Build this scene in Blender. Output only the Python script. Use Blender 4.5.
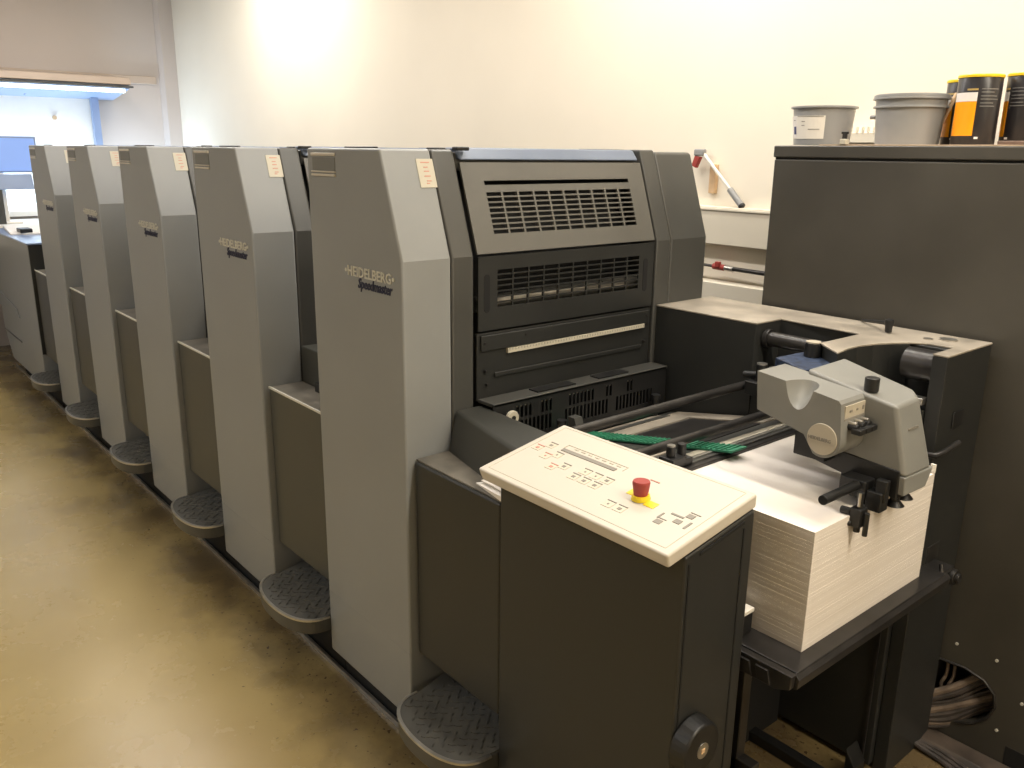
import bpy, bmesh, math, random
from mathutils import Vector, Matrix

S = bpy.context.scene
COL = S.collection
for o in list(bpy.data.objects):
    bpy.data.objects.remove(o)
random.seed(7)

# ------------------------------------------------------------------ camera
FPX = 843.45
PITCH, ROLL, YAW = 0.26833923, -0.01245404, -0.87231246
fwd = Vector((math.cos(PITCH)*math.sin(YAW), math.cos(PITCH)*math.cos(YAW), -math.sin(PITCH)))
rgt = Vector((math.cos(YAW), -math.sin(YAW), 0))
dwn = fwd.cross(rgt)
r2 = rgt*math.cos(ROLL) + dwn*math.sin(ROLL)
d2 = -rgt*math.sin(ROLL) + dwn*math.cos(ROLL)
cd = bpy.data.cameras.new('camera')
cam = bpy.data.objects.new('camera', cd)
COL.objects.link(cam)
cd.sensor_fit = 'HORIZONTAL'
cd.sensor_width = 36.0
cd.lens = FPX/1024*36.0
cd.clip_start = 0.02
m = Matrix.Identity(4)
for i in range(3):
    m[i][0] = r2[i]; m[i][1] = -d2[i]; m[i][2] = -fwd[i]
m[0][3], m[1][3], m[2][3] = 0.0, 0.0, 1.71
cam.matrix_world = m
S.camera = cam

# ------------------------------------------------------------------ world, view, lights
S.view_settings.view_transform = 'Standard'
S.view_settings.look = 'None'
S.view_settings.gamma = 1.0
S.view_settings.use_curve_mapping = False
S.view_settings.exposure = 0.0
w = bpy.data.worlds.new('world'); S.world = w; w.use_nodes = True
w.node_tree.nodes['Background'].inputs[0].default_value = (1.0, 0.94, 0.88, 1)
w.node_tree.nodes['Background'].inputs[1].default_value = 0.15


def area(name, loc, size, power, color, rot=(0, 0, 0), spread=180):
    l = bpy.data.lights.new(name, 'AREA')
    l.shape = 'RECTANGLE'; l.size, l.size_y = size
    l.energy = power; l.color = color; l.spread = math.radians(spread)
    o = bpy.data.objects.new(name, l); COL.objects.link(o)
    o.location = loc; o.rotation_euler = rot
    return o


WARM = (1.0, 0.90, 0.73)
NEUT = (1.0, 0.94, 0.89)
# fluorescent rows under the ceiling, the camera-side one added as front fill (their fittings are built further down): x, y, power, colour
COOL = (0.93, 0.96, 1.0)
PALE = (1.0, 0.96, 0.88)
ROW = [(-7.0, 1.45, 10, NEUT), (-5.5, 1.45, 24, NEUT), (-4.0, 1.45, 24, NEUT), (-2.5, 1.45, 22, NEUT), (-1.0, 1.45, 17, NEUT), (0.5, 1.45, 38, WARM), (1.8, 1.45, 50, WARM),
       (-6.0, -1.5, 25, COOL), (-3.8, -1.5, 29, COOL), (-1.6, -1.5, 15, COOL), (0.6, -1.5, 3, COOL),
       (-5.9, 2.45, 27, PALE), (-2.2, 2.45, 26, PALE), (-0.6, 2.45, 20, PALE)]
for i, (x, y, p, c) in enumerate(ROW):
    area('ceiling_and_fill_light', (x, y, 3.19), (1.25, 0.16 if y > 0 else 0.9), p, c)
# daylight tubes of the viewing booth at the far end
area('booth_lamp_light', (-8.02, 1.55, 2.185), (0.12, 1.5), 2.5, (0.62, 0.77, 1.0), (0, math.radians(14), 0))
area('light_table_light', (-8.2, 2.0, 1.16), (0.3, 1.5), 28, (0.60, 0.79, 1.0), (math.pi, 0, 0))

# ------------------------------------------------------------------ materials
def nm(name):
    mt = bpy.data.materials.new(name); mt.use_nodes = True
    return mt, mt.node_tree, mt.node_tree.nodes['Principled BSDF']


def lin(c):
    return tuple((v/255/12.92) if v/255 <= 0.04045 else ((v/255+0.055)/1.055)**2.4 for v in c)


def paint(name, col, rough=0.5, metal=0.0, var=0.12, scale=6.0, bump=0.0, bscale=300, spec=0.5):
    """slightly mottled paint, colour in linear light"""
    mt, nt, b = nm(name)
    tc = nt.nodes.new('ShaderNodeTexCoord')
    n = nt.nodes.new('ShaderNodeTexNoise'); n.inputs['Scale'].default_value = scale
    n.inputs['Detail'].default_value = 5
    nt.links.new(tc.outputs['Object'], n.inputs['Vector'])
    r = nt.nodes.new('ShaderNodeValToRGB')
    r.color_ramp.elements[0].position = 0.3; r.color_ramp.elements[1].position = 0.7
    r.color_ramp.elements[0].color = tuple(c*(1-var) for c in col) + (1,)
    r.color_ramp.elements[1].color = tuple(min(1, c*(1+var)) for c in col) + (1,)
    nt.links.new(n.outputs['Fac'], r.inputs['Fac'])
    nt.links.new(r.outputs['Color'], b.inputs['Base Color'])
    mr = nt.nodes.new('ShaderNodeMapRange')
    mr.inputs[3].default_value = max(0.02, rough-0.07); mr.inputs[4].default_value = rough+0.08
    nt.links.new(n.outputs['Fac'], mr.inputs[0]); nt.links.new(mr.outputs[0], b.inputs['Roughness'])
    b.inputs['Metallic'].default_value = metal
    b.inputs['Specular IOR Level'].default_value = spec
    if bump:
        n2 = nt.nodes.new('ShaderNodeTexNoise'); n2.inputs['Scale'].default_value = bscale
        nt.links.new(tc.outputs['Object'], n2.inputs['Vector'])
        bp = nt.nodes.new('ShaderNodeBump'); bp.inputs['Strength'].default_value = bump
        bp.inputs['Distance'].default_value = 0.002
        nt.links.new(n2.outputs['Fac'], bp.inputs['Height']); nt.links.new(bp.outputs[0], b.inputs['Normal'])
    return mt


def emit(name, col, s):
    mt, nt, b = nm(name)
    b.inputs['Base Color'].default_value = (*col, 1)
    b.inputs['Emission Color'].default_value = (*col, 1)
    b.inputs['Emission Strength'].default_value = s
    return mt


M = {}
M['light'] = paint('light_grey_paint', (0.252, 0.258, 0.252), 0.42, var=0.05, scale=3, bump=0.05)
M['dark'] = paint('dark_grey_paint', (0.064, 0.063, 0.057), 0.34, var=0.10, scale=4, bump=0.06)
M['panel'] = paint('hood_grey_paint', (0.108, 0.103, 0.089), 0.45, var=0.08, scale=5, bump=0.05)
M['char'] = paint('charcoal_paint', (0.022, 0.0225, 0.021), 0.44, var=0.10, scale=4, bump=0.06)
M['cover'] = paint('cover_grey_paint', (0.055, 0.056, 0.048), 0.42, var=0.07, scale=4, bump=0.05)
M['deck'] = paint('worn_grey_deck', (0.33, 0.29, 0.235), 0.38, var=0.30, scale=9, bump=0.05)
M['black'] = paint('black_plastic', (0.012, 0.012, 0.012), 0.4, var=0.2, scale=20)
M['void'] = paint('dark_interior', (0.006, 0.006, 0.006), 0.8, var=0.2, scale=10)
M['steel'] = paint('brushed_steel', (0.55, 0.53, 0.49), 0.3, metal=0.9, var=0.15, scale=20)
M['dsteel'] = paint('blackened_steel', (0.045, 0.042, 0.040), 0.33, metal=0.5, var=0.3, scale=14)
M['blue'] = paint('blue_grey_cover', (0.13, 0.16, 0.22), 0.35, var=0.08)
M['cream'] = paint('cream_plastic', (0.56, 0.51, 0.43), 0.45, var=0.02, scale=3)
M['ivory'] = paint('ivory_label', (0.52, 0.48, 0.38), 0.55, var=0.03)
M['red'] = paint('red_plastic', (0.33, 0.045, 0.035), 0.5, var=0.08)
M['yellow'] = paint('yellow_plastic', (0.85, 0.62, 0.02), 0.4, var=0.04)
M['green'] = paint('green_tape', (0.03, 0.20, 0.11), 0.6, var=0.25, scale=60)
M['wood'] = paint('bare_wood', (0.62, 0.42, 0.24), 0.6, var=0.12, scale=30)
M['white'] = paint('white_enamel', (0.80, 0.76, 0.68), 0.45, var=0.03)
M['trunk'] = paint('cream_trunking', (0.72, 0.66, 0.54), 0.45, var=0.03)
M['ink'] = paint('navy_ink', (0.010, 0.013, 0.045), 0.5, var=0.1)
M['chrome'] = paint('silver_lettering', (0.62, 0.57, 0.48), 0.3, metal=0.25, var=0.03)
M['print'] = paint('grey_print', (0.24, 0.22, 0.185), 0.6, var=0.05)
M['redprint'] = paint('red_print', (0.55, 0.24, 0.18), 0.6, var=0.05)
M['pail'] = paint('grey_pail_plastic', (0.29, 0.29, 0.285), 0.34, var=0.05, scale=3)
M['can'] = paint('black_can_print', (0.022, 0.020, 0.022), 0.30, var=0.1)
M['orange'] = paint('orange_can_print', (0.93, 0.36, 0.003), 0.35, var=0.02)
M['canyel'] = paint('yellow_can_lid', (0.85, 0.60, 0.02), 0.35, var=0.04)
M['card'] = paint('brown_cardboard', (0.45, 0.33, 0.22), 0.8, var=0.12, scale=30)
M['sheet'] = paint('white_paper', (0.82, 0.77, 0.70), 0.7, var=0.03, scale=10)
M['screenblue'] = emit('blue_screen', (0.17, 0.27, 0.55), 0.8)
M['tube'] = emit('daylight_tube', (0.75, 0.86, 1.0), 6.0)
M['boxpaint'] = paint('cabinet_dark_paint', (0.062, 0.057, 0.047), 0.40, var=0.22, scale=3.0, bump=0.04)
M['cable'] = paint('dusty_cable', (0.055, 0.045, 0.040), 0.55, var=0.5, scale=25)
M['cable2'] = paint('light_dusty_cable', (0.16, 0.12, 0.09), 0.55, var=0.4, scale=25)
M['blueplate'] = paint('worn_blue_plate', (0.030, 0.045, 0.085), 0.45, var=0.7, scale=60)
M['cream2'] = paint('faint_keypad_line', (0.47, 0.43, 0.335), 0.5, var=0.02)
M['creamkey'] = paint('key_membrane', (0.57, 0.52, 0.41), 0.45, var=0.02)
M['cableduct'] = paint('dusty_brown_duct', (0.06, 0.045, 0.035), 0.5, var=0.5, scale=14)
M['whiter'] = paint('clean_white_print', (0.78, 0.74, 0.70), 0.4, var=0.02)
M['gold'] = paint('gold_print', (0.45, 0.32, 0.10), 0.4, var=0.05)
M['canprint'] = paint('grey_can_print', (0.16, 0.155, 0.15), 0.4, var=0.05)
M['emblem'] = paint('dark_blue_emblem', (0.05, 0.06, 0.16), 0.5, var=0.05)
M['wood2'] = paint('brown_offcut', (0.17, 0.11, 0.08), 0.6, var=0.2, scale=30)
M['mid'] = paint('feeder_wall_paint', (0.042, 0.042, 0.036), 0.42, var=0.10, scale=4, bump=0.05)
M['covertop'] = paint('sunlit_cover_top', (0.15, 0.135, 0.11), 0.35, var=0.35, scale=14)  # paler tone paints the sunlit patch on the cover tops
M['gripgrey'] = paint('recess_shade_grey', (0.17, 0.17, 0.155), 0.5, var=0.04)  # tower grey darkened to paint the shade in the grip
M['tan'] = paint('tan_hood_paint', (0.50, 0.40, 0.32), 0.5, var=0.04)
M['letter'] = paint('pale_silver_letter', (0.60, 0.58, 0.50), 0.4, var=0.03)
M['head'] = paint('suction_head_paint', (0.215, 0.213, 0.195), 0.42, var=0.06, scale=8, bump=0.04)
M['headl'] = paint('suction_head_plate', (0.46, 0.41, 0.32), 0.45, var=0.05, scale=8)
M['bench'] = paint('lamp_blue_laminate', (0.24, 0.31, 0.46), 0.30, var=0.04)  # bluish lamp reflections on the worktop are put into this colour


def wall_mat(name, col):
    return paint(name, col, 0.85, var=0.03, scale=1.5, bump=0.12, bscale=120, spec=0.2)


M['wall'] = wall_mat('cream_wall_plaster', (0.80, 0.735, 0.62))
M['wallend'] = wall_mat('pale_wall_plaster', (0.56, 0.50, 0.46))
M['ceil'] = wall_mat('white_ceiling', (0.78, 0.75, 0.68))


def floor_mat():
    mt, nt, b = nm('polished_yellow_concrete')
    N = nt.nodes.new; L = nt.links.new
    tc = N('ShaderNodeTexCoord')
    n1 = N('ShaderNodeTexNoise'); n1.inputs['Scale'].default_value = 1.3; n1.inputs['Detail'].default_value = 6
    L(tc.outputs['Object'], n1.inputs['Vector'])
    r1 = N('ShaderNodeValToRGB')
    e = r1.color_ramp.elements
    e[0].position = 0.3; e[0].color = (0.30, 0.220, 0.088, 1)
    e[1].position = 0.7; e[1].color = (0.39, 0.295, 0.125, 1)
    L(n1.outputs['Fac'], r1.inputs['Fac'])
    # brown stains that gather along the foot of the press (y about 1.15)
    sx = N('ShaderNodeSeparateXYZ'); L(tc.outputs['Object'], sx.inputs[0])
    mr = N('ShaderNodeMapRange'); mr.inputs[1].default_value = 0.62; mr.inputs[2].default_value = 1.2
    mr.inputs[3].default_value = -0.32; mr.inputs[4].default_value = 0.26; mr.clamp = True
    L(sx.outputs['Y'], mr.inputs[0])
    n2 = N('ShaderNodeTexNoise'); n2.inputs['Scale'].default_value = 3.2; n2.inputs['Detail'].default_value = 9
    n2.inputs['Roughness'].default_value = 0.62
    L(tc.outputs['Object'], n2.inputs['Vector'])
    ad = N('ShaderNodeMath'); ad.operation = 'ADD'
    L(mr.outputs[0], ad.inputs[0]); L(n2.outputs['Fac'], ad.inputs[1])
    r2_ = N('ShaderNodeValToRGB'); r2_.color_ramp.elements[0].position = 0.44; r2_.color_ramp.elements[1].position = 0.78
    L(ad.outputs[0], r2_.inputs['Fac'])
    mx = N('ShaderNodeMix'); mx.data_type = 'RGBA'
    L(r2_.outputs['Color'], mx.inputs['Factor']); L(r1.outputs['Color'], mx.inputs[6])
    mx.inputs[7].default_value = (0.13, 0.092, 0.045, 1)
    # small dark specks
    n3 = N('ShaderNodeTexNoise'); n3.inputs['Scale'].default_value = 55; n3.inputs['Detail'].default_value = 4
    L(tc.outputs['Object'], n3.inputs['Vector'])
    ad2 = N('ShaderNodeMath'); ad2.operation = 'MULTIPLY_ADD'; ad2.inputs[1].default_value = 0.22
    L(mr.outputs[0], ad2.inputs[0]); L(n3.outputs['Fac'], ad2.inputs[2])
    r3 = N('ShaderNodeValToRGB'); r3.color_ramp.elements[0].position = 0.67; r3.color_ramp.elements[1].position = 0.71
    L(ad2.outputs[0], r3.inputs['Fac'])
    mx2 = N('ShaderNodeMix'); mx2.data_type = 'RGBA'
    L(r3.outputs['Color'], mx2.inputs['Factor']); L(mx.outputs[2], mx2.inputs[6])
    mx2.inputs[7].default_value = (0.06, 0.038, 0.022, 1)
    L(mx2.outputs[2], b.inputs['Base Color'])
    rr = N('ShaderNodeMapRange'); rr.inputs[3].default_value = 0.20; rr.inputs[4].default_value = 0.34
    L(n2.outputs['Fac'], rr.inputs[0]); L(rr.outputs[0], b.inputs['Roughness'])
    bp = N('ShaderNodeBump'); bp.inputs['Strength'].default_value = 0.08; bp.inputs['Distance'].default_value = 0.01
    L(n1.outputs['Fac'], bp.inputs['Height']); L(bp.outputs[0], b.inputs['Normal'])
    return mt


M['floor'] = floor_mat()


def paper_mat():
    mt, nt, b = nm('cut_paper_edges')
    N = nt.nodes.new; L = nt.links.new
    tc = N('ShaderNodeTexCoord')
    mp = N('ShaderNodeMapping'); mp.inputs['Scale'].default_value = (1.2, 1.2, 150)
    L(tc.outputs['Object'], mp.inputs['Vector'])
    n = N('ShaderNodeTexNoise'); n.inputs['Scale'].default_value = 1.0; n.inputs['Detail'].default_value = 4
    L(mp.outputs[0], n.inputs['Vector'])
    r = N('ShaderNodeValToRGB')
    r.color_ramp.elements[0].position = 0.25; r.color_ramp.elements[0].color = (0.70, 0.64, 0.58, 1)
    r.color_ramp.elements[1].position = 0.65; r.color_ramp.elements[1].color = (0.78, 0.725, 0.665, 1)
    L(n.outputs['Fac'], r.inputs['Fac']); L(r.outputs['Color'], b.inputs['Base Color'])
    b.inputs['Roughness'].default_value = 0.8
    bp = N('ShaderNodeBump'); bp.inputs['Strength'].default_value = 0.1; bp.inputs['Distance'].default_value = 0.001
    L(n.outputs['Fac'], bp.inputs['Height']); L(bp.outputs[0], b.inputs['Normal'])
    return mt


M['paper'] = paper_mat()


# ------------------------------------------------------------------ mesh helpers
class MB:
    def __init__(s):
        s.bm = bmesh.new()

    def box(s, x0, x1, y0, y1, z0, z1):
        v = [s.bm.verts.new(p) for p in ((x0, y0, z0), (x1, y0, z0), (x1, y1, z0), (x0, y1, z0),
                                         (x0, y0, z1), (x1, y0, z1), (x1, y1, z1), (x0, y1, z1))]
        for f in ((3, 2, 1, 0), (4, 5, 6, 7), (0, 1, 5, 4), (1, 2, 6, 5), (2, 3, 7, 6), (3, 0, 4, 7)):
            s.bm.faces.new([v[i] for i in f])
        return s

    def hexa(s, a, b):
        """two matching quads a (bottom) and b (top), counter-clockwise seen from above"""
        n = len(a)
        va = [s.bm.verts.new(p) for p in a]; vb = [s.bm.verts.new(p) for p in b]
        s.bm.faces.new(va[::-1]); s.bm.faces.new(vb)
        for i in range(n):
            j = (i+1) % n
            s.bm.faces.new((va[i], va[j], vb[j], vb[i]))
        return s

    def prism(s, poly, axis, a, b):
        """poly in the plane across axis: x->(y,z)  y->(x,z)  z->(x,y)"""
        def P(p, t):
            return {'x': (t, p[0], p[1]), 'y': (p[0], t, p[1]), 'z': (p[0], p[1], t)}[axis]
        return s.hexa([P(p, a) for p in poly], [P(p, b) for p in poly])

    def cyl(s, p0, p1, r, r1=None, n=20):
        p0, p1 = Vector(p0), Vector(p1); r1 = r if r1 is None else r1
        d = (p1-p0).normalized(); u = d.orthogonal().normalized(); v = d.cross(u)
        A = [s.bm.verts.new(p0+(u*math.cos(2*math.pi*i/n)+v*math.sin(2*math.pi*i/n))*r) for i in range(n)]
        B = [s.bm.verts.new(p1+(u*math.cos(2*math.pi*i/n)+v*math.sin(2*math.pi*i/n))*r1) for i in range(n)]
        s.bm.faces.new(A[::-1]); s.bm.faces.new(B)
        for i in range(n):
            s.bm.faces.new((A[i], A[(i+1) % n], B[(i+1) % n], B[i]))
        return s

    def tube(s, pts, r, n=10):
        pts = [Vector(p) for p in pts]; rings = []
        u = None
        for i, p in enumerate(pts):
            d = (pts[min(i+1, len(pts)-1)]-pts[max(i-1, 0)]).normalized()
            u = d.orthogonal().normalized() if u is None else (u-d*u.dot(d)).normalized()
            v = d.cross(u)
            rings.append([s.bm.verts.new(p+(u*math.cos(2*math.pi*k/n)+v*math.sin(2*math.pi*k/n))*r) for k in range(n)])
        for a, b in zip(rings, rings[1:]):
            for k in range(n):
                s.bm.faces.new((a[k], a[(k+1) % n], b[(k+1) % n], b[k]))
        s.bm.faces.new(rings[0][::-1]); s.bm.faces.new(rings[-1])
        return s

    def lathe(s, c, prof, n=40, a0=0.0, a1=2*math.pi):
        """prof: (r, z) list, closed solid when it starts and ends at r = 0"""
        full = abs(a1-a0-2*math.pi) < 1e-6
        k = n if full else n+1
        rings = []
        for r, z in prof:
            if r < 1e-6:
                rings.append([s.bm.verts.new((c[0], c[1], c[2]+z))]*k)
            else:
                rings.append([s.bm.verts.new((c[0]+r*math.cos(a0+(a1-a0)*i/n), c[1]+r*math.sin(a0+(a1-a0)*i/n), c[2]+z)) for i in range(k)])
        for a, b in zip(rings, rings[1:]):
            for i in range(k if full else k-1):
                j = (i+1) % k
                vs = []
                for q in (a[i], a[j], b[j], b[i]):
                    if q not in vs: vs.append(q)
                if len(vs) > 2:
                    try: s.bm.faces.new(vs)
                    except ValueError: pass
        return s

    def grid_panel(s, us, vs, hole, o, ud, vd, t):
        """sheet in the u,v plane with the cells where hole(i,j) cut out; t = thickness vector"""
        o, ud, vd, t = Vector(o), Vector(ud), Vector(vd), Vector(t)
        nu, nv = len(us)-1, len(vs)-1
        P = {}
        def vert(i, j, k):
            if (i, j, k) not in P:
                P[(i, j, k)] = s.bm.verts.new(o+ud*us[i]+vd*vs[j]+t*k)
            return P[(i, j, k)]
        solid = lambda i, j: 0 <= i < nu and 0 <= j < nv and not hole(i, j)
        for i in range(nu):
            for j in range(nv):
                if not solid(i, j): continue
                c = [(i, j), (i+1, j), (i+1, j+1), (i, j+1)]
                s.bm.faces.new([vert(a, b, 0) for a, b in c])
                s.bm.faces.new([vert(a, b, 1) for a, b in c][::-1])
                for q, (di, dj) in enumerate(((0, -1), (1, 0), (0, 1), (-1, 0))):
                    if not solid(i+di, j+dj):
                        a, b = c[q], c[(q+1) % 4]
                        s.bm.faces.new((vert(*a, 0), vert(*a, 1), vert(*b, 1), vert(*b, 0)))
        return s

    def build(s, name, mat, parent=None, bevel=0.0, smooth=False, seg=2, org=None):
        bmesh.ops.recalc_face_normals(s.bm, faces=s.bm.faces[:])
        me = bpy.data.meshes.new(name)
        off = Vector(ORG[parent.name]) if parent is not None else Vector(org or (0, 0, 0))
        if parent is None and org is None:
            xs = [v.co for v in s.bm.verts]
            off = Vector(((min(p.x for p in xs)+max(p.x for p in xs))/2, (min(p.y for p in xs)+max(p.y for p in xs))/2, min(p.z for p in xs)))
        for v in s.bm.verts: v.co -= off
        s.bm.to_mesh(me); s.bm.free()
        o = bpy.data.objects.new(name, me); COL.objects.link(o)
        me.materials.append(M[mat] if isinstance(mat, str) else mat)
        if parent is not None:
            o.parent = parent
        else:
            o.location = off
        ORG[o.name] = tuple(off)
        if smooth:
            for p in me.polygons: p.use_smooth = True
            me.set_sharp_from_angle(angle=math.radians(40))
        if bevel:
            b = o.modifiers.new('bevel', 'BEVEL'); b.width = bevel; b.segments = seg
            b.limit_method = 'ANGLE'; b.angle_limit = math.radians(32); b.harden_normals = True
            for p in me.polygons: p.use_smooth = True
            me.set_sharp_from_angle(angle=math.radians(40 if smooth else 8))
        return o


ORG = {}


def thing(name, loc, label, cat, group=None):
    o = bpy.data.objects.new(name, None); COL.objects.link(o)
    o.location = loc; o.empty_display_size = 0.1
    ORG[o.name] = tuple(loc)
    return tag(o, label, cat, group)


def tag(o, label, cat, group=None, kind=None):
    o['label'] = label; o['category'] = cat
    if group: o['group'] = group
    if kind: o['kind'] = kind
    return o


def struct(o, label=None):
    o['kind'] = 'structure'
    if label: o['label'] = label
    return o


def cut(o, *cutters):
    """subtract temporary meshes (MB) from o, bake the result"""
    tmp = []
    for c in cutters:
        t = c.build('cutter_tmp', 'void', None, org=(0, 0, 0))
        t.location = (0, 0, 0)
        tmp.append(t)
    bpy.context.view_layer.update()
    mods = []
    for t in tmp:
        mo = o.modifiers.new('cut', 'BOOLEAN'); mo.operation = 'DIFFERENCE'; mo.object = t; mo.solver = 'EXACT'
        mods.append(mo)
    dg = bpy.context.evaluated_depsgraph_get()
    bevs = [m_ for m_ in o.modifiers if m_.type == 'BEVEL']
    for b in bevs: b.show_viewport = False
    bpy.context.view_layer.update(); dg.update()
    me = bpy.data.meshes.new_from_object(o.evaluated_get(dg))
    for mo in mods: o.modifiers.remove(mo)
    for b in bevs: b.show_viewport = True
    mats = [x for x in o.data.materials]
    o.data = me
    me.materials.clear()
    for x in mats[:1]: me.materials.append(x)
    for p in me.polygons: p.material_index = 0
    for t in tmp: bpy.data.objects.remove(t)
    return o


def copy_tree(o, parent=None):
    c = o.copy(); COL.objects.link(c)
    if parent is not None: c.parent = parent
    ORG[c.name] = ORG.get(o.name, (0, 0, 0))
    for ch in [q for q in CHILD.get(o.name, [])]:
        copy_tree(ch, c)
    return c


def index_children():
    CHILD.clear()
    for q in bpy.data.objects:
        if q.parent: CHILD.setdefault(q.parent.name, []).append(q)


CHILD = {}


def text(name, body, size, pos, xd, yd, mat, parent, depth=0.001, shear=0.0, bold=0.0, sx=1.0):
    """flat raised lettering: xd = reading direction, yd = up direction of the letters"""
    cu = bpy.data.curves.new(name, 'FONT'); cu.body = body; cu.size = size
    cu.extrude = depth; cu.shear = shear; cu.offset = bold; cu.resolution_u = 2
    t = bpy.data.objects.new('text_tmp', cu); COL.objects.link(t)
    bpy.context.view_layer.update()
    dg = bpy.context.evaluated_depsgraph_get()
    me = bpy.data.meshes.new_from_object(t.evaluated_get(dg))
    bpy.data.objects.remove(t)
    xd, yd = Vector(xd).normalized(), Vector(yd).normalized(); zd = xd.cross(yd)
    off = Vector(ORG[parent.name])
    for v in me.vertices:
        c = v.co.copy()
        v.co = Vector(pos)+xd*c.x*sx+yd*c.y+zd*c.z-off
    me.materials.clear(); me.materials.append(M[mat])
    for p in me.polygons: p.material_index = 0
    o = bpy.data.objects.new(name, me); COL.objects.link(o); o.parent = parent
    ORG[o.name] = tuple(off)
    return o


# ------------------------------------------------------------------ room shell
WY, EX, RX, FY, CZ = 2.95, -8.48, 2.6, -3.6, 3.3
struct(MB().box(EX-.1, RX+.1, FY-.1, WY+.1, -.1, 0).build('floor', 'floor', org=(0, 0, 0)), 'polished yellow-beige concrete floor with brown stains')
struct(MB().box(EX-.1, RX+.1, FY-.1, WY+.1, CZ, CZ+.1).build('ceiling', 'ceil'))
struct(MB().box(EX-.1, RX+.1, WY, WY+.1, 0, CZ).build('wall_back', 'wall'), 'long cream wall behind the press')
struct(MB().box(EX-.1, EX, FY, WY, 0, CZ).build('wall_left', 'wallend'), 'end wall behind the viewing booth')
struct(MB().box(RX, RX+.1, FY, WY, 0, CZ).build('wall_right', 'wall'))
struct(MB().box(EX-.1, RX+.1, FY-.1, FY, 0, CZ).build('wall_front', 'wall'))
# shallow pilaster in the corner and the rail on the end wall
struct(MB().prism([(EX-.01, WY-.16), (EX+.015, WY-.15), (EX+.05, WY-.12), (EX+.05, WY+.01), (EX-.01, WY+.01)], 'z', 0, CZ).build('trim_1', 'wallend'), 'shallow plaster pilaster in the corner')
struct(MB().box(EX, EX+.035, 1.0, 2.76, 2.27, 2.34).build('trim_2', 'tan', bevel=.006), 'cream rail on the end wall above the booth')

# ceiling fittings (out of the frame, they carry the room's light and the added front fill)
for i, (x, y, p, c) in enumerate(ROW):
    t = thing('ceiling_and_fill_lamp', (x, y, 3.3), 'white fluorescent ceiling fitting out of view, camera-side row added as fill', 'lamp', 'fluorescent ceiling fittings')
    MB().box(x-.68, x+.68, y-(.11 if y > 0 else .5), y+(.11 if y > 0 else .5), 3.205, 3.30).build('housing', 'white', t, bevel=.01)

# ------------------------------------------------------------------ the press: printing units
XR = -1.789         # right-hand face of the first tower
D = 1.138           # front plane
TOP, KINK, CH = 1.715, 1.442, 0.092
PITCHX = 0.905


def chamfer_profile(x0, x1, z0, top=TOP, ch=CH):
    return [(x0, z0), (x1, z0), (x1, KINK), (x1-ch, top), (x0, top)]


unit = thing('printing_unit', (XR, D, 0), 'light grey printing tower nearest the paper feeder, its vented hood facing the stack', 'printing press unit',
             'five printing towers in a row')
# front tower
x0, x1 = XR-.482, XR
tw = MB()
A = [(x0, .11), (x1, .11), (x1, KINK), (x1-CH, TOP), (x0, TOP)]
tw.prism(A, 'y', D, D+.152)
tower = tw.build('tower_cover', 'light', unit, bevel=.007, seg=3)
# recessed grip: a shallow tray frame standing in the top-left of the front
g = MB()
g.box(x0+.030, x0+.165, D-.004, D+.004, 1.694, 1.702)
g.box(x0+.030, x0+.165, D-.0045, D+.004, 1.640, 1.646)
g.box(x0+.030, x0+.165, D-.0045, D+.004, 1.650, 1.654)
g.build('grip_lip', 'chrome', unit, bevel=.001)
MB().box(x0+.034, x0+.163, D-.0015, D+.003, 1.655, 1.690).build('grip_recess', 'gripgrey', unit, bevel=.001)  # flat plate, shade of the recess painted as darker grey
MB().box(x0+.004, x1-.004, D-.0005, D+.002, .329, .3302).build('panel_seam', 'light', unit)
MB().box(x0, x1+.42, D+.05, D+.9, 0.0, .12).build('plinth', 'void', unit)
text('lettering', '\u2022HEIDELBERG\u2022', .038, (XR-.286, D-.0012, 1.381), (1, 0, 0), (0, 0, 1), 'letter', unit, .0012, 0, .0006, 1.06)['label'] = 'raised silver lettering'
text('script_lettering', 'Speedmaster', .038, (XR-.218, D-.001, 1.352), (1, 0, 0), (0, 0, 1), 'ink', unit, .0009, .25, .0008, .86)['label'] = 'navy slanted lettering'
# sticker on the slope
sl = Vector((-CH, 0, TOP-KINK)).normalized(); sn = Vector((TOP-KINK, 0, CH)).normalized()
def slope(y, h, off=0.0, xr=XR):
    """point on the sloping shoulder: h = height above the kink"""
    k = h/(TOP-KINK)
    return Vector((xr-CH*k, y, KINK+h))+sn*off
lb = MB()
q = [slope(1.240, .177, -.0005), slope(1.291, .177, -.0005), slope(1.291, .248, -.0005), slope(1.240, .248, -.0005)]
lb.hexa(q, [p+sn*.002 for p in q])
sticker = lb.build('warning_label', 'ivory', unit)
sticker['label'] = 'small ivory notice sticker'
tp = MB()
for (ya, yb, ha) in ((1.248, 1.275, .150), (1.255, 1.268, .138), (1.254, 1.270, .128), (1.253, 1.272, .116), (1.258, 1.272, .104), (1.256, 1.266, .098)):
    ya += .004; yb += .004; ha += .088
    q = [slope(ya, ha, .0012), slope(yb, ha, .0012), slope(yb, ha+.0025, .0012), slope(ya, ha+.0025, .0012)]
    tp.hexa(q, [p+sn*.0008 for p in q])
tp.build('label_print', 'redprint', sticker)
# dark frame beside the tower
MB().prism(chamfer_profile(x0, x1, .12), 'y', D+.153, D+.228).build('side_frame', 'dark', unit, bevel=.008)
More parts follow.
